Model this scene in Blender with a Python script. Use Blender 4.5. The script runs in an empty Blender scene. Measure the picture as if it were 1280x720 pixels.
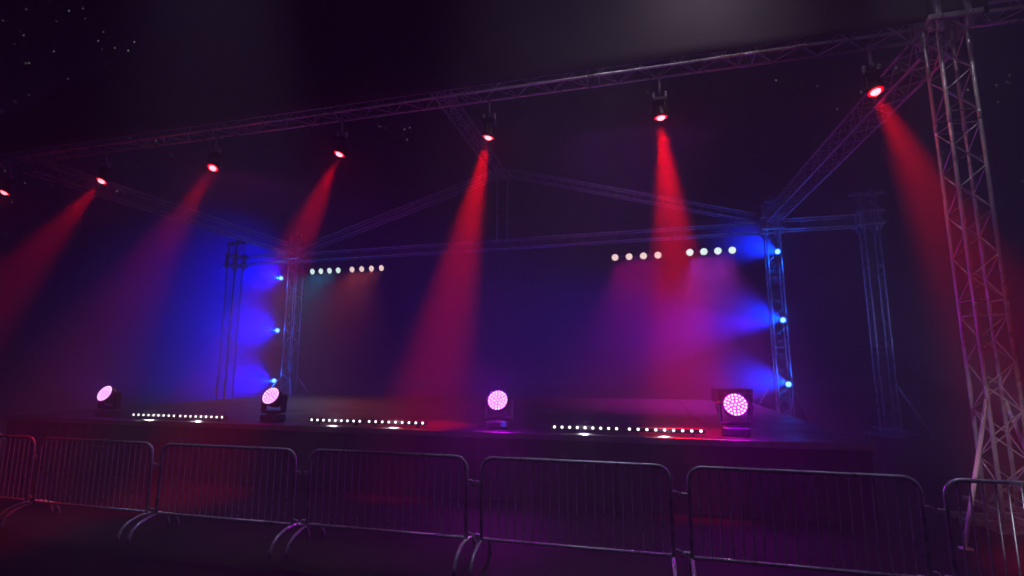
import bpy, math, random
from mathutils import Vector, Matrix

random.seed(7)
R = math.radians
scn = bpy.context.scene
col = scn.collection

# ------------------------------------------------------------------ camera
F_PX, PITCH, YAW, H = 646.0, R(8.7), R(14.58), 2.05
cam_d = bpy.data.cameras.new('camera')
cam_d.sensor_width = 36.0
cam_d.lens = F_PX / 1280.0 * 36.0
cam_d.clip_start, cam_d.clip_end = 0.05, 2000
cam = bpy.data.objects.new('camera', cam_d)
col.objects.link(cam)
cam.location = (0, 0, H)
cam.rotation_euler = (math.pi / 2 + PITCH, 0, YAW)
scn.camera = cam

# ------------------------------------------------------------------ materials
def new_mat(name):
    m = bpy.data.materials.new(name)
    m.use_nodes = True
    return m, m.node_tree.nodes, m.node_tree.links, m.node_tree.nodes['Principled BSDF']

def surf(name, base, rough=0.5, metal=0.0, var=0.25, scale=6.0, bump=0.0, bscale=40.0, rvar=0.15, spec=0.5):
    m, n, l, b = new_mat(name)
    tc = n.new('ShaderNodeTexCoord')
    nz = n.new('ShaderNodeTexNoise')
    nz.inputs['Scale'].default_value = scale
    nz.inputs['Detail'].default_value = 6
    l.new(tc.outputs['Object'], nz.inputs['Vector'])
    rp = n.new('ShaderNodeMapRange')
    rp.inputs['From Min'].default_value = 0.3; rp.inputs['From Max'].default_value = 0.7
    rp.inputs['To Min'].default_value = 1 - var; rp.inputs['To Max'].default_value = 1 + var
    l.new(nz.outputs['Fac'], rp.inputs['Value'])
    mx = n.new('ShaderNodeVectorMath'); mx.operation = 'SCALE'
    mx.inputs[0].default_value = base
    l.new(rp.outputs['Result'], mx.inputs['Scale'])
    l.new(mx.outputs['Vector'], b.inputs['Base Color'])
    r2 = n.new('ShaderNodeMapRange')
    r2.inputs['From Min'].default_value = 0.3; r2.inputs['From Max'].default_value = 0.7
    r2.inputs['To Min'].default_value = max(0.05, rough - rvar); r2.inputs['To Max'].default_value = min(1, rough + rvar)
    l.new(nz.outputs['Fac'], r2.inputs['Value'])
    l.new(r2.outputs['Result'], b.inputs['Roughness'])
    b.inputs['Metallic'].default_value = metal
    b.inputs['Specular IOR Level'].default_value = spec
    if bump:
        n2 = n.new('ShaderNodeTexNoise'); n2.inputs['Scale'].default_value = bscale; n2.inputs['Detail'].default_value = 8
        l.new(tc.outputs['Object'], n2.inputs['Vector'])
        bp = n.new('ShaderNodeBump'); bp.inputs['Strength'].default_value = bump; bp.inputs['Distance'].default_value = 0.02
        l.new(n2.outputs['Fac'], bp.inputs['Height'])
        l.new(bp.outputs['Normal'], b.inputs['Normal'])
    return m

def glow(name, color, strength):
    m, n, l, b = new_mat(name)
    b.inputs['Base Color'].default_value = (0.05, 0.05, 0.05, 1)
    b.inputs['Emission Color'].default_value = (*color, 1)
    b.inputs['Emission Strength'].default_value = strength
    m.cycles.emission_sampling = 'NONE'
    return m

M = {
    'alu': surf('truss_aluminium', (0.68, 0.69, 0.71), 0.33, 0.35, 0.2, 8, rvar=0.1),
    'steel': surf('galvanised_steel', (0.52, 0.53, 0.55), 0.34, 0.4, 0.25, 14, rvar=0.12),
    'white': surf('brightened_brace_steel', (0.78, 0.78, 0.78), 0.4, 0.0, 0.12, 10),  # base colour lightened to stand for lit highlights on the brace tubes
    'black': surf('black_housing', (0.022, 0.022, 0.025), 0.45, 0.0, 0.25, 20),
    'deck': surf('stage_deck_ply', (0.016, 0.015, 0.017), 0.55, 0.0, 0.35, 2.2, 0.25, 60, 0.14, spec=.3),
    'trim': surf('deck_edge_metal', (0.30, 0.30, 0.32), 0.45, 0.7, 0.2, 9),
    'skirt': surf('black_stage_cloth', (0.02, 0.018, 0.022), 0.85, 0.0, 0.2, 3, 0.2, 90),
    'asphalt': surf('asphalt', (0.008, 0.008, 0.009), 0.8, 0.0, 0.4, 0.7, 0.6, 45, 0.14, spec=.12),
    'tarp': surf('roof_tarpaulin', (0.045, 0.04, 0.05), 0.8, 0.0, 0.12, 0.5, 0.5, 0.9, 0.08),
    'case': surf('road_case_laminate', (0.03, 0.03, 0.035), 0.4, 0.0, 0.2, 12),
    'red_core': glow('red_lamp_glass', (1.0, 0.40, 0.50), 4.5),
    'red_rim': glow('red_lamp_rim', (1.0, 0.0, 0.01), 3.5),
    'blue_core': glow('blue_lamp_glass', (0.35, 0.85, 1.0), 4.0),
    'blue_rim': glow('blue_lamp_rim', (0.0, 0.12, 1.0), 2.0),
    'pink_led': glow('pink_led_glass', (1.0, 0.72, 1.0), 4.5),
    'pink_plate': glow('pink_lit_lens_plate', (0.95, 0.06, 0.80), 1.25),
    'white_led': glow('white_led_glass', (1.0, 0.90, 0.96), 5.0),
    'cool_lamp': glow('cool_white_lamp_glass', (0.80, 1.0, 0.95), 2.6),
    'warm_lamp': glow('warm_white_lamp_glass', (1.0, 0.70, 0.68), 2.5),
    'blue_screen': glow('blue_status_display', (0.0, 0.06, 1.0), 0.6),
}

# ------------------------------------------------------------------ mesh building
class MB:
    def __init__(self):
        self.v, self.f, self.s = [], [], []
    def add(self, vs, fs, smooth):
        o = len(self.v)
        self.v += [tuple(p) for p in vs]
        self.f += [tuple(i + o for i in q) for q in fs]
        self.s += [smooth] * len(fs)
        return self
    def tube(self, pts, r, n=10, cap=True):
        pts = [Vector(p) for p in pts]
        k = len(pts)
        dirs = []
        for i in range(k):
            d = Vector((0, 0, 0))
            if i > 0: d += (pts[i] - pts[i - 1]).normalized()
            if i < k - 1: d += (pts[i + 1] - pts[i]).normalized()
            dirs.append(d.normalized())
        ref = Vector((0, 0, 1)) if abs(dirs[0].z) < 0.9 else Vector((1, 0, 0))
        a = dirs[0].cross(ref).normalized()
        vs, fs = [], []
        for i in range(k):
            a = (a - dirs[i] * a.dot(dirs[i])).normalized()
            b = dirs[i].cross(a)
            rr = r[i] if isinstance(r, (list, tuple)) else r
            for j in range(n):
                t = 2 * math.pi * j / n
                vs.append(pts[i] + (a * math.cos(t) + b * math.sin(t)) * rr)
        for i in range(k - 1):
            for j in range(n):
                j2 = (j + 1) % n
                fs.append((i * n + j, i * n + j2, (i + 1) * n + j2, (i + 1) * n + j))
        self.add(vs, fs, True)
        if cap:
            o = len(self.v) - k * n
            self.f += [tuple(o + j for j in reversed(range(n))), tuple(o + (k - 1) * n + j for j in range(n))]
            self.s += [False, False]
        return self
    def box(self, c, s, rot=None, bev=0.0):
        c = Vector(c); hx, hy, hz = s[0] / 2, s[1] / 2, s[2] / 2
        rot = rot or Matrix.Identity(3)
        b = min(bev, hx * .9, hy * .9, hz * .9)
        if b <= 0:
            vs = [c + rot @ Vector((x * hx, y * hy, z * hz)) for z in (-1, 1) for y in (-1, 1) for x in (-1, 1)]
            fs = [(0, 2, 3, 1), (4, 5, 7, 6), (0, 1, 5, 4), (2, 6, 7, 3), (0, 4, 6, 2), (1, 3, 7, 5)]
            return self.add(vs, fs, False)
        vs, idx = [], {}
        for sx in (-1, 1):
            for sy in (-1, 1):
                for sz in (-1, 1):
                    for ax in range(3):
                        p = Vector((sx * (hx - (b if ax != 0 else 0)), sy * (hy - (b if ax != 1 else 0)), sz * (hz - (b if ax != 2 else 0))))
                        idx[(sx, sy, sz, ax)] = len(vs); vs.append(c + rot @ p)
        fs = []
        S = (-1, 1)
        for q in S:
            o = [(-1, -1), (1, -1), (1, 1), (-1, 1)]
            if q < 0: o = o[::-1]
            fs.append([idx[(q, a_, b_, 0)] for a_, b_ in o])
            fs.append([idx[(b_, q, a_, 1)] for a_, b_ in o])
            fs.append([idx[(a_, b_, q, 2)] for a_, b_ in o])
        for p in S:
            for q in S:
                fs.append([idx[(p, q, -1, 0)], idx[(p, q, 1, 0)], idx[(p, q, 1, 1)], idx[(p, q, -1, 1)]])
                fs.append([idx[(p, -1, q, 0)], idx[(p, 1, q, 0)], idx[(p, 1, q, 2)], idx[(p, -1, q, 2)]])
                fs.append([idx[(-1, p, q, 1)], idx[(1, p, q, 1)], idx[(1, p, q, 2)], idx[(-1, p, q, 2)]])
        for p in S:
            for q in S:
                for t in S:
                    fs.append([idx[(p, q, t, 0)], idx[(p, q, t, 1)], idx[(p, q, t, 2)]])
        return self.add(vs, fs, False)
    def lathe(self, prof, c=(0, 0, 0), rot=None, n=24, cap=True, smooth=True):
        """prof: (radius, height) pairs along local z"""
        c = Vector(c); rot = rot or Matrix.Identity(3)
        vs, fs = [], []
        for (r, z) in prof:
            for j in range(n):
                t = 2 * math.pi * j / n
                vs.append(c + rot @ Vector((r * math.cos(t), r * math.sin(t), z)))
        for i in range(len(prof) - 1):
            for j in range(n):
                j2 = (j + 1) % n
                fs.append((i * n + j, i * n + j2, (i + 1) * n + j2, (i + 1) * n + j))
        self.add(vs, fs, smooth)
        if cap:
            o = len(self.v) - len(prof) * n
            self.f += [tuple(o + j for j in reversed(range(n))), tuple(o + (len(prof) - 1) * n + j for j in range(n))]
            self.s += [False, False]
        return self
    def build(self, name, mat, parent=None):
        me = bpy.data.meshes.new(name)
        me.from_pydata(self.v, [], self.f)
        me.validate()
        for p, s in zip(me.polygons, self.s):
            p.use_smooth = s
        me.materials.append(mat)
        import bmesh
        bm = bmesh.new(); bm.from_mesh(me)
        bmesh.ops.recalc_face_normals(bm, faces=bm.faces)
        bm.to_mesh(me); bm.free()
        o = bpy.data.objects.new(name, me)
        col.objects.link(o)
        if parent: o.parent = parent
        return o

def tag(o, label=None, cat=None, group=None, kind=None):
    if label: o['label'] = label
    if cat: o['category'] = cat
    if group: o['group'] = group
    if kind: o['kind'] = kind
    return o

def empty(name, loc, label, cat, group=None, rz=0.0):
    o = bpy.data.objects.new(name, None)
    col.objects.link(o)
    o.empty_display_size = 0.2
    o.location = loc
    o.rotation_euler = (0, 0, rz)
    return tag(o, label, cat, group)

def copy_tree(o, parent=None):
    c = o.copy()
    col.objects.link(c)
    c.parent = parent
    for ch in list(o.children):
        copy_tree(ch, c)
    return c

def axes(d, up=(0, 0, 1)):
    """matrix whose z column is d"""
    z = Vector(d).normalized()
    x = Vector(up).cross(z)
    if x.length < 1e-4: x = Vector((1, 0, 0))
    x.normalize()
    y = z.cross(x)
    return Matrix((x, y, z)).transposed()

# ------------------------------------------------------------------ ground, deck
g = MB()
g.add([(-70, -12, 0), (60, -12, 0), (60, 75, 0), (-70, 75, 0)], [(0, 1, 2, 3)], False)
tag(g.build('ground', M['asphalt']), kind='structure')

DZ, DX0, DX1, DY0, DY1 = 1.05, -12.9, 2.82, 8.0, 17.4
st = empty('stage', ((DX0 + DX1) / 2, DY0, 0), 'long low black stage deck with a dark cloth skirt across its front', 'stage')
so = Vector(st.location)
def rel(x, y, z): return (x - so.x, y - so.y, z - so.z)
dk = MB()
nx = 16
for i in range(nx):                                    # deck boards with fine gaps between them
    w = (DX1 - DX0) / nx
    for j in range(8):
        h = (DY1 - DY0) / 8
        dk.box(rel(DX0 + w * (i + .5), DY0 + h * (j + .5), DZ - 0.03), (w - .008, h - .008, 0.06))
dk.build('deck', M['deck'], st)
tr = MB().box(rel((DX0 + DX1) / 2, DY0 - .012, DZ - .05), (DX1 - DX0 + .05, .02, .09), bev=.004)
tr.build('edge_trim', M['trim'], st)
def pleat(p, q, z0, z1, amp=.018, step=.055):
    p, q = Vector(p), Vector(q)
    L = (q - p).length; d = (q - p) / L; nrm = Vector((d.y, -d.x, 0))
    n = int(L / step)
    vs, fs = [], []
    for i in range(n + 1):
        t = L * i / n
        a = amp * math.sin(t * 2 * math.pi / .23 + 1.5 * math.sin(t * 1.7))
        for z in (z0, (z0 + z1) / 2, z1):
            k = .35 + .65 * (z1 - z) / (z1 - z0)
            v = p + d * t + nrm * (a * k)
            vs.append((v.x, v.y, z))
    for i in range(n):
        for j in (0, 1):
            fs.append((i * 3 + j, (i + 1) * 3 + j, (i + 1) * 3 + j + 1, i * 3 + j + 1))
    return MB().add(vs, fs, True)
pleat(rel(DX0, DY0 + .03, 0), rel(DX1, DY0 + .03, 0), .01, DZ - .1).build('skirt', M['skirt'], st)
pleat(rel(DX1 - .03, DY0 + .05, 0), rel(DX1 - .03, DY1, 0), .01, DZ - .1).build('skirt', M['skirt'], st)
pleat(rel(DX0 + .03, DY1, 0), rel(DX0 + .03, DY0 + .05, 0), .01, DZ - .1).build('skirt', M['skirt'], st)
lg = MB()
for i in range(9):
    for j in range(5):
        o = MB().tube([rel(DX0 + .4 + i * (DX1 - DX0 - .8) / 8, DY0 + .4 + j * (DY1 - DY0 - .8) / 4, 0), rel(DX0 + .4 + i * (DX1 - DX0 - .8) / 8, DY0 + .4 + j * (DY1 - DY0 - .8) / 4, DZ - .06)], .024, 6)
        if j in (0, 4): o.build('leg', M['steel'], st)

# ------------------------------------------------------------------ trusses
def truss_parts(parent, A, B, w=0.30, up=(0, 0, 1), rc=0.025, rl=0.0095, sec=2.5, pitch=0.315, phase=0, hgt=None):
    """four chords and the lacing between them, A and B in the parent's frame; w across, hgt along 'up'"""
    A, B = Vector(A), Vector(B)
    L = (B - A).length
    d = (B - A) / L
    s = d.cross(Vector(up)).normalized()
    u = s.cross(d).normalized()
    hgt = hgt or w
    cs = [(-1, -1), (1, -1), (1, 1), (-1, 1)]
    def P(t, c): return A + d * t + s * (c[0] * w / 2) + u * (c[1] * hgt / 2)
    ns = max(1, round(L / sec))
    for c in cs:
        m = MB().tube([P(0, c), P(L, c)], rc, 10)
        for k in range(ns + 1):                        # spigot couplers at each joint
            t0, t1 = max(0, L * k / ns - .07), min(L, L * k / ns + .07)
            m.tube([P(t0, c), P((t0 + t1) / 2 - .03, c), P((t0 + t1) / 2, c), P((t0 + t1) / 2 + .03, c), P(t1, c)], [rc * 1.12, rc * 1.18, rc * 1.0, rc * 1.18, rc * 1.12], 10)
        m.build('chord', M['alu'], parent)
    for k in range(ns):
        la = MB()
        t0, t1 = L * k / ns + .1, L * (k + 1) / ns - .1
        nz = max(2, round((t1 - t0) / pitch))
        for fi in range(4):
            a, b = cs[fi], cs[(fi + 1) % 4]
            la.tube([P(t0, a), P(t0, b)], rl, 6, False)
            la.tube([P(t1, a), P(t1, b)], rl, 6, False)
            for i in range(nz):
                q0, q1 = t0 + (t1 - t0) * i / nz, t0 + (t1 - t0) * (i + 1) / nz
                x, y = (a, b) if (i + fi + phase) % 2 else (b, a)
                la.tube([P(q0, x), P(q1, y)], rl, 6, False)
        la.build('lattice', M['alu'], parent)

def truss(name, A, B, label, cat, group, **kw):
    A, B = Vector(A), Vector(B)
    e = empty(name, A, label, cat, group)
    truss_parts(e, (0, 0, 0), B - A, **kw)
    return e

TG = 'roof trusses over the stage'
FX0, FX1, FY, BY = -15.75, 4.44, 8.38, 18.0
front = truss('roof_truss', (FX0 + .25, FY, 7.08), (FX1 - .25, FY, 7.12), 'long horizontal truss across the stage front carrying the red lamps', 'truss', TG, w=.34)
truss('roof_truss', (FX1 - .02, FY + .25, 6.92), (4.12, BY - .25, 6.9), 'roof truss running back from the tall front tower, one red lamp before it', 'truss', TG, w=.40)
truss('roof_truss', (-14.40, FY + .25, 6.92), (-13.95, BY - .25, 6.8), 'side roof truss running back into the blue haze at the far end', 'truss', TG, w=.36)
truss('roof_truss', (-13.7, BY, 6.5), (3.85, BY, 6.56), 'level back truss above the rows of white blinder lamps', 'truss', TG, w=.32)
truss('roof_truss', (-13.6, BY, 6.82), (-5.38, BY, 9.25), 'rising gable truss above the shorter row of cyan and warm blinders', 'truss', TG, w=.26)
truss('roof_truss', (3.6, BY, 6.9), (-4.74, BY, 9.27), 'sloping gable truss with a white lit upper edge', 'truss', TG, w=.26)
kp = empty('king_post', (-5.06, BY, 6.68), 'upright double post holding up the peak of the back gable', 'post')
for s in (-1, 1):
    MB().tube([(s * .2, 0, .01), (s * .2, 0, 2.5)], .03, 10).build('pole', M['alu'], kp)
kb = MB()
for z in (.05, 1.25, 2.45): MB().tube([(-.2, 0, z), (.2, 0, z)], .015, 8).build('rung', M['alu'], kp)
kb.box((0, 0, 2.62), (.56, .30, .18), bev=.02)
kb.build('head_plate', M['alu'], kp)
truss('ridge_truss', (-5.3, FY + .3, 9.75), (-5.06, BY - .2, 9.15), 'dark ridge truss running back from the front of the roof to the gable peak', 'truss', TG, w=.34)

# fabric roof and gable front
XM, ZA, ZE = -4.99, 10.78, 7.80
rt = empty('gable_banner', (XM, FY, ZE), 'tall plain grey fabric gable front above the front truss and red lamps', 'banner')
def rr(x, y, z): return (x - XM, y - FY, z - ZE)
ex0, ex1, fy = FX0 + .8, FX1 + .44, FY - .205
def gable_sheet():
    nx_, nz_, th = 64, 10, .012
    vs, fs = [], []
    for k in (0, 1):
        for i in range(nx_ + 1):
            x = ex0 + (ex1 - ex0) * i / nx_
            e = abs(x - XM) / ((XM - ex0) if x < XM else (ex1 - XM))
            zt = ZA + (ZE - ZA) * e
            for j in range(nz_ + 1):
                v = j / nz_
                z = 7.03 + (zt - 7.03) * v
                wv = math.sin(math.pi * v) ** .7 * (.018 * math.sin(x * 2.1 + z * 1.3) + .012 * math.sin(x * 5.3 - z * 2.2 + 1))
                vs.append(rr(x, fy - .02 + wv + k * th, z))
    q = nz_ + 1; K = (nx_ + 1) * q
    for i in range(nx_):
        for j in range(nz_):
            f = (i * q + j, (i + 1) * q + j, (i + 1) * q + j + 1, i * q + j + 1)
            fs.append(f); fs.append(tuple(a + K for a in reversed(f)))
    bd = [i * q for i in range(nx_ + 1)] + [nx_ * q + j for j in range(1, q)] + [i * q + nz_ for i in range(nx_ - 1, -1, -1)] + [j for j in range(nz_ - 1, 0, -1)]
    for i in range(len(bd)):
        a, b = bd[i], bd[(i + 1) % len(bd)]
        fs.append((a, b, b + K, a + K))
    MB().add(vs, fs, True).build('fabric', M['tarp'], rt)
gable_sheet()
# ------------------------------------------------------------------ towers
def tower(loc, top, label, w=.36, sleeve=7.2, beam=.5, legs=((-1, -1), (1, -1), (-1, 1), (1, 1)), group='truss towers holding up the roof'):
    e = empty('truss_tower', loc, label, 'tower', group)
    truss_parts(e, (0, 0, .14), (0, 0, top - .06), w=w, up=(0, -1, 0), rc=.026, rl=.0095, phase=1)
    k = w / 2
    sb = MB()                                          # lifting sleeve: square tubes round the mast
    o = k + .075
    for sx in (-1, 1):
        for sy in (-1, 1):
            sb.box((sx * k, sy * o, sleeve - .0), (.075, .06, .72), bev=.006)
            sb.box((sx * o, sy * k, sleeve - .0), (.06, .075, .62), bev=.006)
    for dz in (-.17, .22):
        for s in (-1, 1):
            sb.box((0, s * (o + .052), sleeve + dz), (2 * o + .16, .04, .075), bev=.006)
            sb.box((s * (o + .052), 0, sleeve + dz), (.04, 2 * o + .16, .075), bev=.006)
    sl = sb.build('sleeve_block', M['alu'], e)
    bl = MB()
    for sx in (-1, 1):
        for sy in (-1, 1):
            for dz in (-.17, .22):
                bl.lathe([(.016, 0), (.016, .02), (.009, .021), (.009, .035)], (sx * k, sy * (o + .07), sleeve + dz), axes((0, sy, 0)), 8)
    bl.build('bolt', M['steel'], sl)
    if beam:
        MB().box((.02, 0, top + .0), (beam * 2, .16, .1), bev=.01).build('head_beam', M['alu'], e)
        MB().lathe([(.07, -.03), (.09, -.025), (.09, -.012), (.06, 0), (.09, .012), (.09, .025), (.07, .03)], (.25 * beam, -.12, top + .05), axes((1, 0, 0)), 16).build('pulley', M['steel'], e)
    bp = MB()
    bp.box((0, 0, .02), (.62, .62, .03), bev=.004)
    for s in (-1, 1):
        bp.box((0, s * k, .10), (1.3, .07, .07), bev=.005)
        bp.box((s * k, 0, .22), (.07, 1.3, .07), bev=.005)
    bp.build('base_frame', M['steel'], e)
    for (sx, sy) in legs:
        b = MB().tube([(sx * (k + .03), sy * (k + .03), 1.63), (sx * 1.02, sy * 1.02, .06)], .026, 10).build('outrigger_brace', M['white'], e)
        MB().lathe([(.07, 0), (.07, .015), (.02, .03), (.02, .09)], (sx * 1.02, sy * 1.02, 0), None, 14).build('foot_pad', M['steel'], b)
    return e
tower((FX1, FY, 0), 8.3, 'tall aluminium truss tower at the front corner with lit diagonal braces', legs=((-1, -1), (1, -1), (1, 1)))
tower((4.07, BY, 0), 7.46, 'back truss tower carrying three blue lamps beside the crossbar truss', sleeve=6.62, beam=.16, w=.40, legs=((-1, 1), (1, 1)))
tower((6.86, BY, 0), 7.46, 'outer back truss tower with a wide T beam on its head', sleeve=6.6, beam=.48, w=.40, legs=((1, -.05),))
tower((-13.87, BY, 0), 7.46, 'far back truss tower carrying blue lamps in the blue haze', sleeve=6.62, beam=.16, w=.40)
tower((-16.9, BY, 0), 7.3, 'slim outer truss tower standing in the deep blue haze', sleeve=6.5, beam=.48, w=.40, legs=((-1, -.05), (1, -1), (-1, 1)))
tower((FX0, FY, 0), 8.3, 'front truss tower at the dark far end of the stage')
CG = 'short crossbar trusses between the towers'
truss('crossbar_truss', (4.36, BY, 6.6), (6.58, BY, 6.6), 'short crossbar truss between the two back towers beside the red beam', 'truss', CG, w=.34)
truss('crossbar_truss', (FX1 + .3, FY, 7.25), (FX1 + 2.9, FY, 7.25), 'crossbar truss leaving the tall front tower at its sleeve', 'truss', CG, w=.34)
truss('crossbar_truss', (-16.62, BY, 6.5), (-14.16, BY, 6.55), 'short crossbar truss between the two towers in blue haze', 'truss', CG, w=.34)

# ------------------------------------------------------------------ lamps
def lamp(name, kind, loc, d, power, color, size=30, blend=1.0, radius=.04, **kw):
    L = bpy.data.lights.new(name, kind)
    L.energy = power
    L.color = color
    if kind == 'SPOT':
        L.spot_size = R(size); L.spot_blend = blend; L.shadow_soft_size = radius
    elif kind == 'POINT':
        L.shadow_soft_size = radius
    o = bpy.data.objects.new(name, L)
    col.objects.link(o)
    o.location = loc
    if d is not None:
        o.rotation_euler = (-Vector(d)).to_track_quat('Z', 'Y').to_euler()
    o['kind'] = 'helper'
    return o

cR = Vector((math.cos(YAW), math.sin(YAW), 0))
cF = Vector((-math.sin(YAW) * math.cos(PITCH), math.cos(YAW) * math.cos(PITCH), math.sin(PITCH)))
cU = cR.cross(cF)
def heading(u, v):           # world direction of the beams whose axes meet at image point (u, v)
    return -(cR * (u - 640) - cU * (v - 360) + cF * F_PX).normalized()
def tilt(P, m, b):
    """downward direction with depth lean b whose sideways lean shows as slope m from the audience"""
    q = Vector(P) - Vector((0, 0, H))
    rr_, uu, ff = q.dot(cR), q.dot(cU), q.dot(cF)
    def vel(d): return d.dot(cR) * ff - rr_ * d.dot(cF), -(d.dot(cU) * ff - uu * d.dot(cF))
    x1, y1 = vel(Vector((1, 0, 0))); x0, y0 = vel(Vector((0, b, -1)))
    a = (m * y0 - x0) / (x1 - m * y1)
    return Vector((a, b, -1)).normalized()
RED_LEAN = [(-.95, -.45), (-.87, -.50), (-.62, -.56), (-.46, -.22), (-.22, .04), (.10, .05), (.50, -.30)]
D_BLUE_L = heading(650, 505)
D_BLUE_R = heading(1450, 510)

# --- red moving heads hung under the front truss
def moving_head(name, loc, d, label, cat, group, face='red', hang=True, s=1.0, panel=False):
    """base box, U yoke, tilting head with its lens; d is where the lens points"""
    e = empty(name, loc, label, cat, group)
    sg = -1 if hang else 1
    d = Vector(d).normalized()
    yaw = math.atan2(d.x, -d.y)
    rz = Matrix.Rotation(yaw, 3, 'Z')
    ytop = .40 * s
    b = MB().box((0, 0, sg * .065 * s), (.36 * s, .26 * s, .12 * s), bev=.018 * s)
    bo = b.build('base', M['black'], e)
    if not hang:
        f = MB()
        for sx in (-1, 1):
            f.box((sx * .13 * s, 0, .0025), (.05 * s, .22 * s, .005))
        f.build('foot_rail', M['black'], bo)
    y = MB()
    y.lathe([(.11 * s, sg * .125 * s), (.11 * s, sg * .15 * s)], (0, 0, 0), None, 20)
    y.box(rz @ Vector((0, 0, sg * .175 * s)), (.40 * s, .15 * s, .05 * s), rz, bev=.015 * s)
    for sx in (-1, 1):
        y.box(rz @ Vector((sx * .20 * s, 0, sg * .32 * s)), (.055 * s, .13 * s, .30 * s), rz, bev=.018 * s)
        y.lathe([(.05 * s, 0), (.05 * s, .012 * s)], rz @ Vector((sx * .2275 * s, 0, sg * ytop)), axes(rz @ Vector((sx, 0, 0))), 18)
    y.build('yoke', M['black'], e)
    c = Vector((0, 0, sg * ytop))
    A = axes(d)
    h = MB().lathe([(.05 * s, -.17 * s), (.105 * s, -.155 * s), (.128 * s, -.09 * s), (.150 * s, .02 * s), (.165 * s, .06 * s), (.168 * s, .115 * s), (.160 * s, .122 * s), (.157 * s, .112 * s), (.10 * s, .112 * s)], c, A, 32)
    for k in range(5):
        h.lathe([(.133 * s + .004 * k * s, (-.07 + .022 * k) * s), (.141 * s + .004 * k * s, (-.066 + .022 * k) * s), (.133 * s + .0045 * k * s, (-.06 + .022 * k) * s)], c, A, 28, cap=False)
    ho = h.build('head', M['black'], e)
    fc = c + d * .113 * s
    if face == 'red':
        MB().lathe([(.160 * s, 0), (.155 * s, .004 * s), (.105 * s, .006 * s)], fc, A, 28).build('lens_ring', M['red_rim'], ho)
        MB().lathe([(.105 * s, .007 * s), (.095 * s, .034 * s), (.07 * s, .055 * s), (.035 * s, .068 * s), (.008 * s, .072 * s)], fc, A, 28).build('lens', M['red_core'], ho)
    else:
        MB().lathe([(.155 * s, 0), (.152 * s, .004 * s)], fc, A, 32).build('lens_plate', M['pink_plate'], ho)
        for ring, cnt in ((0, 1), (.052, 6), (.096, 12), (.136, 18)):
            for i in range(cnt):
                a = 2 * math.pi * i / cnt + ring * 3
                p = fc + A @ Vector((ring * s * math.cos(a), ring * s * math.sin(a), .004 * s))
                MB().lathe([(.0150 * s, 0), (.013 * s, .005 * s), (.007 * s, .008 * s)], p, A, 10).build('led', M['pink_led'], ho)
    if hang:
        cl = MB()
        for sx in (-1, 1):
            cl.lathe([(.040, -.02), (.040, .02)], (sx * .1, 0, .075), axes((1, 0, 0)), 14)
            cl.box((sx * .1, 0, .02), (.04, .05, .06), bev=.006)
        cl.build('clamp', M['steel'], e)
    else:
        MB().box((-.06 * s, -.1315 * s, .075 * s), (.12 * s, .004, .05 * s)).build('control_panel', M['case'], bo)
        if panel:
            MB().box((.11 * s, -.134 * s, .085 * s), (.085 * s, .008, .085 * s), bev=.003).build('display', M['blue_screen'], bo)
    return e, Vector(loc) + fc

RG = 'red moving heads hung along the front truss'
red_x = [-14.62, -11.62, -8.62, -5.63, -2.61, .36, 3.46]
red_lab = ['red moving head at the very end of the front truss beyond the side truss',
           'red moving head in front of the far side truss with a faint purple beam',
           'red moving head between the far side truss and the deep blue haze',
           'red moving head whose beam falls above the cyan blinder lamps',
           'red moving head just above the peak of the back gable',
           'red moving head with its bright beam between the two blinder bars beside the back tower',
           'red moving head in front of the sloping side truss by the tall tower']
SC = .66
for x, lab in zip(red_x, red_lab):
    z = 6.48
    D_RED = tilt((x, FY, 6.0), *RED_LEAN[red_x.index(x)])
    e, fc = moving_head('moving_head', (x, FY + .02, z), D_RED, lab, 'stage light', RG, 'red', True, SC)
    MB().tube([(0, 0, .07), (0, 0, .46)], .024, 10).build('drop_pipe', M['steel'], e)
    k = 1.0 if x > -7 else .75
    lamp('red_beam', 'SPOT', fc + D_RED * .055, D_RED, [5600, 5600, 4000, 9000, 19500, 27000, 8500][red_x.index(x)], (1.0, .0, .0), 23, 1.0, .07)
    lamp('red_halo', 'POINT', fc + D_RED * .06, None, 14, (1.0, .0, .0), radius=.06)

# --- blue lamps on the back towers
def par_light(loc, d, side, label):
    e = empty('par_light', loc, label, 'stage light', 'blue lamps on the back towers')
    d = Vector(d).normalized(); A = axes(d)
    c = MB().lathe([(.04, -.20), (.085, -.19), (.095, -.12), (.11, -.02), (.115, .0), (.115, .03), (.105, .03), (.105, .0), (.09, .0)], (0, 0, 0), A, 24)
    co = c.build('can', M['black'], e)
    MB().lathe([(.104, .004), (.10, .008), (.075, .01)], (0, 0, 0), A, 24).build('lens_ring', M['blue_rim'], co)
    MB().lathe([(.075, .011), (.05, .02), (.02, .024)], (0, 0, 0), A, 24).build('lens', M['blue_core'], co)
    q = MB()
    s = A @ Vector((1, 0, 0))
    q.tube([s * .125, s * .13 - d * .12 + Vector((0, 0, .0)), -d * .24 - Vector((0, 0, 0)), -s * .13 - d * .12, -s * .125], .012, 8)
    q.box(-d * .26, (.07, .07, .07), bev=.01)
    q.build('bracket', M['steel'], e)
    return e, Vector(loc) + d * .03
BLUE_D = {'far': [(160, 292), (120, 378), (105, 460)], 'near': [(868, 283), (872, 383), (868, 466)]}
def away(u, v): return -heading(u, v)
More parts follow.
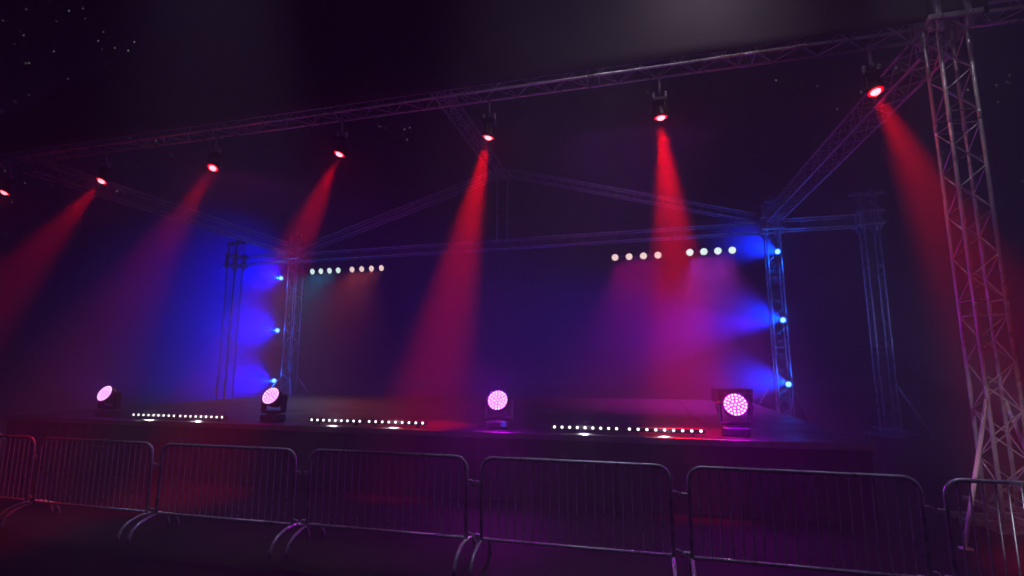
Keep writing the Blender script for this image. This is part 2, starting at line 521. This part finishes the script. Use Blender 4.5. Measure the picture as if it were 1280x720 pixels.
for side, xs, zs in (('far', (-14.30, -14.30, -14.30), (5.62, 3.50, 1.52)), ('near', (4.13, 4.13, 4.14), (5.68, 3.50, 1.53))):
    for i in range(3):
        lab = {'far': ['topmost blue lamp on the far back tower beneath the side truss', 'middle blue lamp on the far back tower in the haze', 'lowest blue lamp on the far tower above a pink lit wash head'],
               'near': ['topmost blue lamp on the back tower under the crossbar truss', 'middle blue lamp on the back tower beside the crossbar tower', 'lowest blue lamp on the back tower just above the deck']}[side][i]
        p0 = Vector((xs[i], BY - .32, zs[i]))
        e, p = par_light(p0, (Vector((-3, 0, 2.3)) - p0), 1, lab)
        d = away(*BLUE_D[side][i])
        q = p + d * .05 + Vector((-.05, -.14, 0))
        if side == 'far':
            lamp('blue_beam', 'SPOT', q, d, [92000, 105000, 92000][i], (.0, .003, 1.0), [36, 36, 32][i], 1.0, .03)
        else:
            q = Vector((p.x * 1.035, BY + .34, p.z * 1.02))
            lamp('blue_beam', 'SPOT', q, d, 210000, (.0, .02, 1.0), 13, 1.0, .03)
        lamp('blue_halo', 'POINT', Vector(p) + Vector((-.05, -.15, 0)), None, 62, (.0, .10, 1.0), radius=.05)
lamp('blue_fill', 'SPOT', (3.7, BY - .5, 3.4), (-1, .12, -.02), 10500, (.04, .0, 1.0), 56, 1.0, .1)  # added fill with no fixture, for blue in the mid-stage haze

# --- pink LED wash heads on the deck
WG = 'pink LED wash heads along the deck front'
D_WASH = Vector((0, -.76, .64)).normalized()
wash = [(-10.75, 'pink LED wash head at the dark end of the deck, seen most side on', (0, -.9, .42)),
        (-6.78, 'pink LED wash head in front of the deep blue haze', (.03, -.88, .47)),
        (-2.41, 'pink LED wash head with a small blue display on its base', (.05, -.93, .37)),
        (1.215, 'large round pink LED wash head beside the back tower lamps', (.02, -.95, .31))]
for i, (x, lab, d) in enumerate(wash):
    e, fc = moving_head('wash_light', (x, 8.42, DZ), d, lab, 'stage light', WG, 'pink', False, 1.05, panel=(i == 2))
    d = Vector(d).normalized()
    lamp('wash_beam', 'SPOT', fc + d * .06, D_WASH, [30, 12, 50, 40][i], (.62, .0, 1.0), 60, 1.0, .1)
    lamp('wash_spill', 'SPOT', fc + d * .10, (0, -.8, -.5), [34, 24, 230, 150][i], (.80, .0, .85), 110, 1.0, .1)
    lamp('wash_halo', 'POINT', fc + d * .14, None, [20, 11, 92, 98][i], (.46, .0, 1.0), radius=.12)

# --- LED battens on the deck edge
BG = 'white LED battens on the deck edge'
def led_bar(x0, x1, label, warm):
    xc = (x0 + x1) / 2; L = x1 - x0
    e = empty('led_bar', (xc, 8.22, DZ), label, 'light bar', BG)
    MB().box((0, 0, .075), (L, .075, .07), bev=.008).build('housing', M['black'], e)
    for s in (-1, 1):
        MB().box((s * L * .36, .0, .02), (.03, .09, .04), bev=.004).build('foot', M['black'], e)
        MB().box((s * (L / 2 + .006), 0, .075), (.012, .085, .08), bev=.004).build('end_cap', M['black'], e)
    n = 9
    for i in range(n):
        x = (i - (n - 1) / 2) * (L - .09) / (n - 1)
        MB().lathe([(.021, 0), (.019, .005), (.01, .009)], (x, -.0375, .08), axes((0, -1, .25)), 12).build('led', M['white_led'], e)
    lamp('bar_light', 'SPOT', (xc, 8.12, DZ + .055), (0, -.25, -.97), 60, (1.0, .9, .97), 150, .8, .012)
    lamp('bar_glow', 'POINT', (xc, 8.10, DZ + .14), None, 3.0, (1.0, .84, 1.0), radius=.05)
    return e
for x0, x1, lab in [(-9.83, -8.76, 'LED batten at the dark end of the deck edge, outermost of its pair'), (-8.70, -7.65, 'LED batten ending beside the pink wash head in blue haze'),
                (-5.83, -4.79, 'LED batten just past the pink wash head in the blue haze'), (-4.70, -3.62, 'LED batten nearer the wash head with the blue display'),
                (-1.49, -.45, 'white LED batten starting just past the wash head with the blue display'), (-.35, .755, 'white LED batten ending beside the large pink wash head')]:
    led_bar(x0, x1, lab, False)

# --- blinders under the back truss
def blinder(x0, x1, z, mat, label, color, power, d):
    xc = (x0 + x1) / 2; sp = (x1 - x0) / 3
    e = empty('blinder_bar', (xc, BY - .15, z), label, 'stage light', 'four lamp blinder bars under the back truss')
    MB().tube([(-1.5 * sp - .14, .12, .05), (1.5 * sp + .14, .12, .05)], .025, 10).build('bar', M['steel'], e)
    for s in (-1, 1):
        MB().tube([(s * sp, .12, .05), (s * sp, .12, 6.4 - z)], .018, 8).build('drop_pipe', M['steel'], e)
    dd = Vector(d).normalized(); A = axes((-.12, -.93, -.22))
    for i in range(4):
        c = Vector(((i - 1.5) * sp, 0, 0))
        h = MB().lathe([(.05, -.15), (.09, -.13), (.125, -.02), (.13, .0), (.122, .004), (.115, -.004)], c, A, 22).build('lamp_can', M['black'], e)
        MB().lathe([(.114, -.002), (.09, .012), (.04, .02)], c, A, 22).build('lens', mat, h)
    o = lamp('blinder_light', 'AREA', Vector((xc, BY - .15, z)) + Vector((0, -.06, -.14)), dd, power / 8, color)
    o.data.shape = 'RECTANGLE'; o.data.size = x1 - x0; o.data.size_y = .12; o.data.spread = R(76)
DB = (0, -.72, -.70)
blinder(-12.98, -11.80, 5.86, M['cool_lamp'], 'four cool cyan white blinder lamps nearest the blue hazy tower', (.02, .30, .55), 900, DB)
blinder(-11.18, -9.90, 5.86, M['warm_lamp'], 'four warm blinder lamps next to the cyan white ones', (1.0, .12, .05), 700, DB)
blinder(-.96, .47, 5.80, M['warm_lamp'], 'four warm blinder lamps nearer the middle of the back truss', (1.0, .0, .5), 1300, (0, -.3, -.95))
blinder(1.50, 2.82, 5.84, M['cool_lamp'], 'four bright cool white blinder lamps beside the back tower', (.75, .05, 1.0), 2000, (-.12, -.3, -.95))

# ------------------------------------------------------------------ crowd barriers
def barrier():
    L, r = 1.95, .019
    e = empty('crowd_barrier', (0, 5.53, 0), 'x', 'barrier', 'steel crowd barriers in a row before the stage')
    h = L / 2
    z0, z1, cr = .225, 1.08, .13
    pts = [(-h, 0, z0)]
    for (cx, cz, a0, a1) in ((-h + cr, z1 - cr, 180, 90), (h - cr, z1 - cr, 90, 0)):
        for k in range(7):
            a = R(a0 + (a1 - a0) * k / 6)
            pts.append((cx + cr * math.cos(a), 0, cz + cr * math.sin(a)))
    pts.append((h, 0, z0))
    MB().tube(pts, r, 12).build('frame', M['steel'], e)
    MB().tube([(-h, 0, z0 + .02), (h, 0, z0 + .02)], r * .85, 10).build('bottom_rail', M['steel'], e)
    n = 20
    for i in range(n):
        x = -h + L * (i + 1) / (n + 1)
        MB().tube([(x, 0, z0 + .02), (x, 0, z1)], .0075, 8, False).build('bar', M['steel'], e)
    for s in (-1, 1):
        p = [(s * h, -.34, .0), (s * h, -.335, .05), (s * h, -.30, .12), (s * h, -.22, .18), (s * h, -.10, .215), (s * h, 0, .225),
             (s * h, .10, .215), (s * h, .22, .18), (s * h, .30, .12), (s * h, .335, .05), (s * h, .34, 0)]
        MB().tube(p, r, 10).build('foot', M['steel'], e)
    for z in (.84, .30):                               # hooks on one side, loops on the other
        MB().tube([(h, 0, z), (h + .045, -.0, z), (h + .075, 0, z - .01), (h + .082, 0, z - .07)], .009, 8).build('hook', M['steel'], e)
        MB().box((-h - .045, 0, z - .03), (.06, .03, .05), bev=.006).build('hook_plate', M['steel'], e)
    return e
bar0 = barrier()
labs = ['steel crowd barrier at the dark end of the row, cut off by the picture edge',
        'steel crowd barrier below the most side-on pink wash head',
        'steel crowd barrier below the pink wash head in blue haze',
        'steel crowd barrier below the middle pair of LED battens',
        'steel crowd barrier directly below the wash head with the blue display',
        'steel crowd barrier below the large pink wash head, nearest whole panel to the tall tower',
        'steel crowd barrier in front of the tall tower and its bright brace']
for i, lab in enumerate(labs):
    x0 = -10.27 + 2.122 * i
    o = bar0 if i == 0 else copy_tree(bar0)
    o.location = (x0 + .975, 5.53 + [.0, -.03, -.04, .02, .03, .02, -.01][i], 0)
    o.rotation_euler = (0, 0, R([.3, -.4, .5, .2, .1, -.3, .4][i]))
    o['label'] = lab

# ------------------------------------------------------------------ equipment at the deck's rear corner
def road_case(loc, size, label, rz=0):
    e = empty('road_case', loc, label, 'case', None, rz)
    w, d, h = size
    MB().box((0, 0, .08 + h / 2), (w, d, h), bev=.008).build('box', M['case'], e)
    t = MB()
    for sx in (-1, 1):
        for sy in (-1, 1):
            t.box((sx * w / 2, sy * d / 2, .08 + h / 2), (.03, .03, h + .01), bev=.004)
    for z in (.08, .08 + h * .7, .08 + h):
        t.box((0, -d / 2, z), (w, .014, .022)); t.box((0, d / 2, z), (w, .014, .022))
    t.build('edging', M['trim'], e)
    for sx in (-1, 1):
        for sy in (-1, 1):
            MB().lathe([(.04, -.015), (.04, .015)], (sx * (w / 2 - .08), sy * (d / 2 - .08), .04), axes((1, 0, 0)), 14).build('wheel', M['black'], e)
        MB().box((sx * w * .25, -d / 2 - .012, .08 + h * .7), (.1, .012, .1), bev=.003).build('latch', M['trim'], e)
    return e
road_case((2.15, 15.2, DZ), (.9, .5, .34), 'low dark road case on the deck corner below the blue lamps', R(8))

# ------------------------------------------------------------------ haze, night sky, added fill lamps
hz = MB().box((-5, 31, 5.7), (132, 90, 13.4))
m = bpy.data.materials.new('stage_haze'); m.use_nodes = True
n, l = m.node_tree.nodes, m.node_tree.links
n.remove(n['Principled BSDF'])
pv = n.new('ShaderNodeVolumePrincipled')
pv.inputs['Color'].default_value = (.9, .9, .92, 1)
pv.inputs['Density'].default_value = .032
pv.inputs['Anisotropy'].default_value = .0
pv.inputs['Density Attribute'].default_value = ''
pv.inputs['Temperature Attribute'].default_value = ''
l.new(pv.outputs['Volume'], n['Material Output'].inputs['Volume'])
m.cycles.homogeneous_volume = True if hasattr(m.cycles, 'homogeneous_volume') else None
ho = hz.build('haze', m)
tag(ho, 'thin even haze of stage smoke lit by the coloured beams', None, kind='stuff')
ho.display_type = 'WIRE'

w = bpy.data.worlds.new('World')
scn.world = w
w.use_nodes = True
n, l = w.node_tree.nodes, w.node_tree.links
bg = n['Background']
sky = n.new('ShaderNodeTexSky'); sky.sky_type = 'NISHITA'; sky.sun_disc = False
sky.sun_elevation = R(4); sky.sun_rotation = R(150)
tint = n.new('ShaderNodeMix'); tint.data_type = 'RGBA'; tint.blend_type = 'MULTIPLY'
tint.inputs['Factor'].default_value = 1.0
tint.inputs['B'].default_value = (.006, .006, .3, 1)
l.new(sky.outputs['Color'], tint.inputs['A'])
sc_ = n.new('ShaderNodeVectorMath'); sc_.operation = 'SCALE'; sc_.inputs['Scale'].default_value = .02
l.new(tint.outputs['Result'], sc_.inputs[0])
tc = n.new('ShaderNodeTexCoord')
vo = n.new('ShaderNodeTexVoronoi'); vo.feature = 'F1'; vo.inputs['Scale'].default_value = 105
l.new(tc.outputs['Generated'], vo.inputs['Vector'])
st1 = n.new('ShaderNodeMapRange'); st1.inputs['From Min'].default_value = .14; st1.inputs['From Max'].default_value = .03
st1.inputs['To Min'].default_value = 0; st1.inputs['To Max'].default_value = 1
l.new(vo.outputs['Distance'], st1.inputs['Value'])
sep = n.new('ShaderNodeSeparateColor'); l.new(vo.outputs['Color'], sep.inputs['Color'])
br = n.new('ShaderNodeMath'); br.operation = 'POWER'; br.inputs[1].default_value = 2.2
l.new(sep.outputs['Red'], br.inputs[0])
cn = n.new('ShaderNodeTexNoise'); cn.inputs['Scale'].default_value = 9; l.new(tc.outputs['Generated'], cn.inputs['Vector'])
cm = n.new('ShaderNodeMapRange'); cm.inputs['From Min'].default_value = .40; cm.inputs['From Max'].default_value = .60
l.new(cn.outputs['Fac'], cm.inputs['Value'])
m1 = n.new('ShaderNodeMath'); m1.operation = 'MULTIPLY'; l.new(st1.outputs['Result'], m1.inputs[0]); l.new(br.outputs['Value'], m1.inputs[1])
m2 = n.new('ShaderNodeMath'); m2.operation = 'MULTIPLY'; l.new(m1.outputs['Value'], m2.inputs[0]); l.new(cm.outputs['Result'], m2.inputs[1])
m3 = n.new('ShaderNodeMath'); m3.operation = 'MULTIPLY'; l.new(m2.outputs['Value'], m3.inputs[0]); m3.inputs[1].default_value = 22.0
ad = n.new('ShaderNodeVectorMath'); ad.operation = 'ADD'
cb = n.new('ShaderNodeCombineXYZ')
for k in range(3): l.new(m3.outputs['Value'], cb.inputs[k])
l.new(sc_.outputs['Vector'], ad.inputs[0]); l.new(cb.outputs['Vector'], ad.inputs[1])
l.new(ad.outputs['Vector'], bg.inputs['Color'])
bg.inputs['Strength'].default_value = .05
w.cycles.sampling_method = 'NONE'

# added floods, no fixtures built, to brighten gable front, tower tubes, brace and rails
def flood(loc, at, power, color, size, radius=.12):
    lamp('added_flood', 'SPOT', loc, Vector(at) - Vector(loc), power, color, size, 1.0, radius)
flood((1.2, 4.4, 9.8), (.9, 7.6, 7.0), 80, (1.0, .66, 1.0), 130)
flood((1.2, 6.7, 8.5), (.8, 8.2, 6.9), 135, (1.0, .82, 1.0), 140, .06)
flood((3.7, 6.9, 13.0), (4.42, 8.25, 2.0), 850, (.92, .82, 1.0), 20)
flood((2.5, 3.4, .3), (4.05, 7.8, 1.15), 420, (.85, .80, 1.0), 22)
flood((-1.0, 15.2, 13.2), (-.4, 18.0, 8.0), 170, (.85, .55, 1.0), 56)
for fx in (-5.2, -.9, 3.0):
    flood((fx, 4.3, 12.9), (fx, 5.5, .6), 2600, (.60, .54, 1.0), 22, .1)
lamp('tower_fill', 'SPOT', (8.2, 13.4, .3), (-1.25, 4.6, 4.3), 520, (.42, .44, 1.0), 40, 1.0, .1)  # added spots without fixtures, brightening the two outer back towers
lamp('tower_fill', 'SPOT', (-17.6, 14.6, .3), (.7, 3.4, 4.0), 420, (.02, .14, 1.0), 50, 1.0, .1)
def area(loc, at, power, color, sx, sy, spread):  # added purple fill for the back gable trusses, no fixture built
    o = lamp('truss_fill', 'AREA', loc, Vector(at) - Vector(loc), power, color)
    o.data.shape = 'RECTANGLE'; o.data.size = sx; o.data.size_y = sy; o.data.spread = R(spread)
area((-10, 9.4, 6.5), (-9.5, 18, 7.0), 7, (.75, .02, .7), 3.0, .3, 40)
area((0, 9.4, 6.5), (-1.0, 18, 7.2), 10, (.55, .05, 1.0), 3.0, .3, 40)
lamp('truss_fill', 'SPOT', (2.2, 11.0, 1.3), Vector((2.0, 2.2, 5.6)), 200, (.55, .0, .8), 48, 1.0, .1)  # added uplight without a fixture, brightens the side truss

# added sun lamp standing in for moonlight, weak blue fill on the metal
sun_d = bpy.data.lights.new('moon_fill', 'SUN')
sun_d.energy = .11; sun_d.angle = R(.5); sun_d.color = (.16, .17, 1.0)
sun = bpy.data.objects.new('moon_fill', sun_d); col.objects.link(sun)
sun.rotation_euler = (Vector((.80, -.50, .34))).to_track_quat('Z', 'Y').to_euler()
sun['kind'] = 'helper'

# ------------------------------------------------------------------ render settings
scn.render.engine = 'CYCLES'
cy = scn.cycles
cy.use_denoising = True
try:
    cy.denoiser = 'OPENIMAGEDENOISE'
    cy.denoising_input_passes = 'RGB_ALBEDO_NORMAL'
    cy.denoising_prefilter = 'ACCURATE'
except Exception:
    pass
cy.use_adaptive_sampling = False
cy.max_bounces = 6
cy.diffuse_bounces = 2
cy.glossy_bounces = 3
cy.volume_bounces = 0
cy.transmission_bounces = 2
cy.sample_clamp_indirect = 3.0
cy.use_light_tree = True
cy.caustics_reflective = False
cy.caustics_refractive = False
vs = scn.view_settings
vs.view_transform = 'Standard'
vs.look = 'None'
vs.exposure = -0.7
vs.gamma = 1
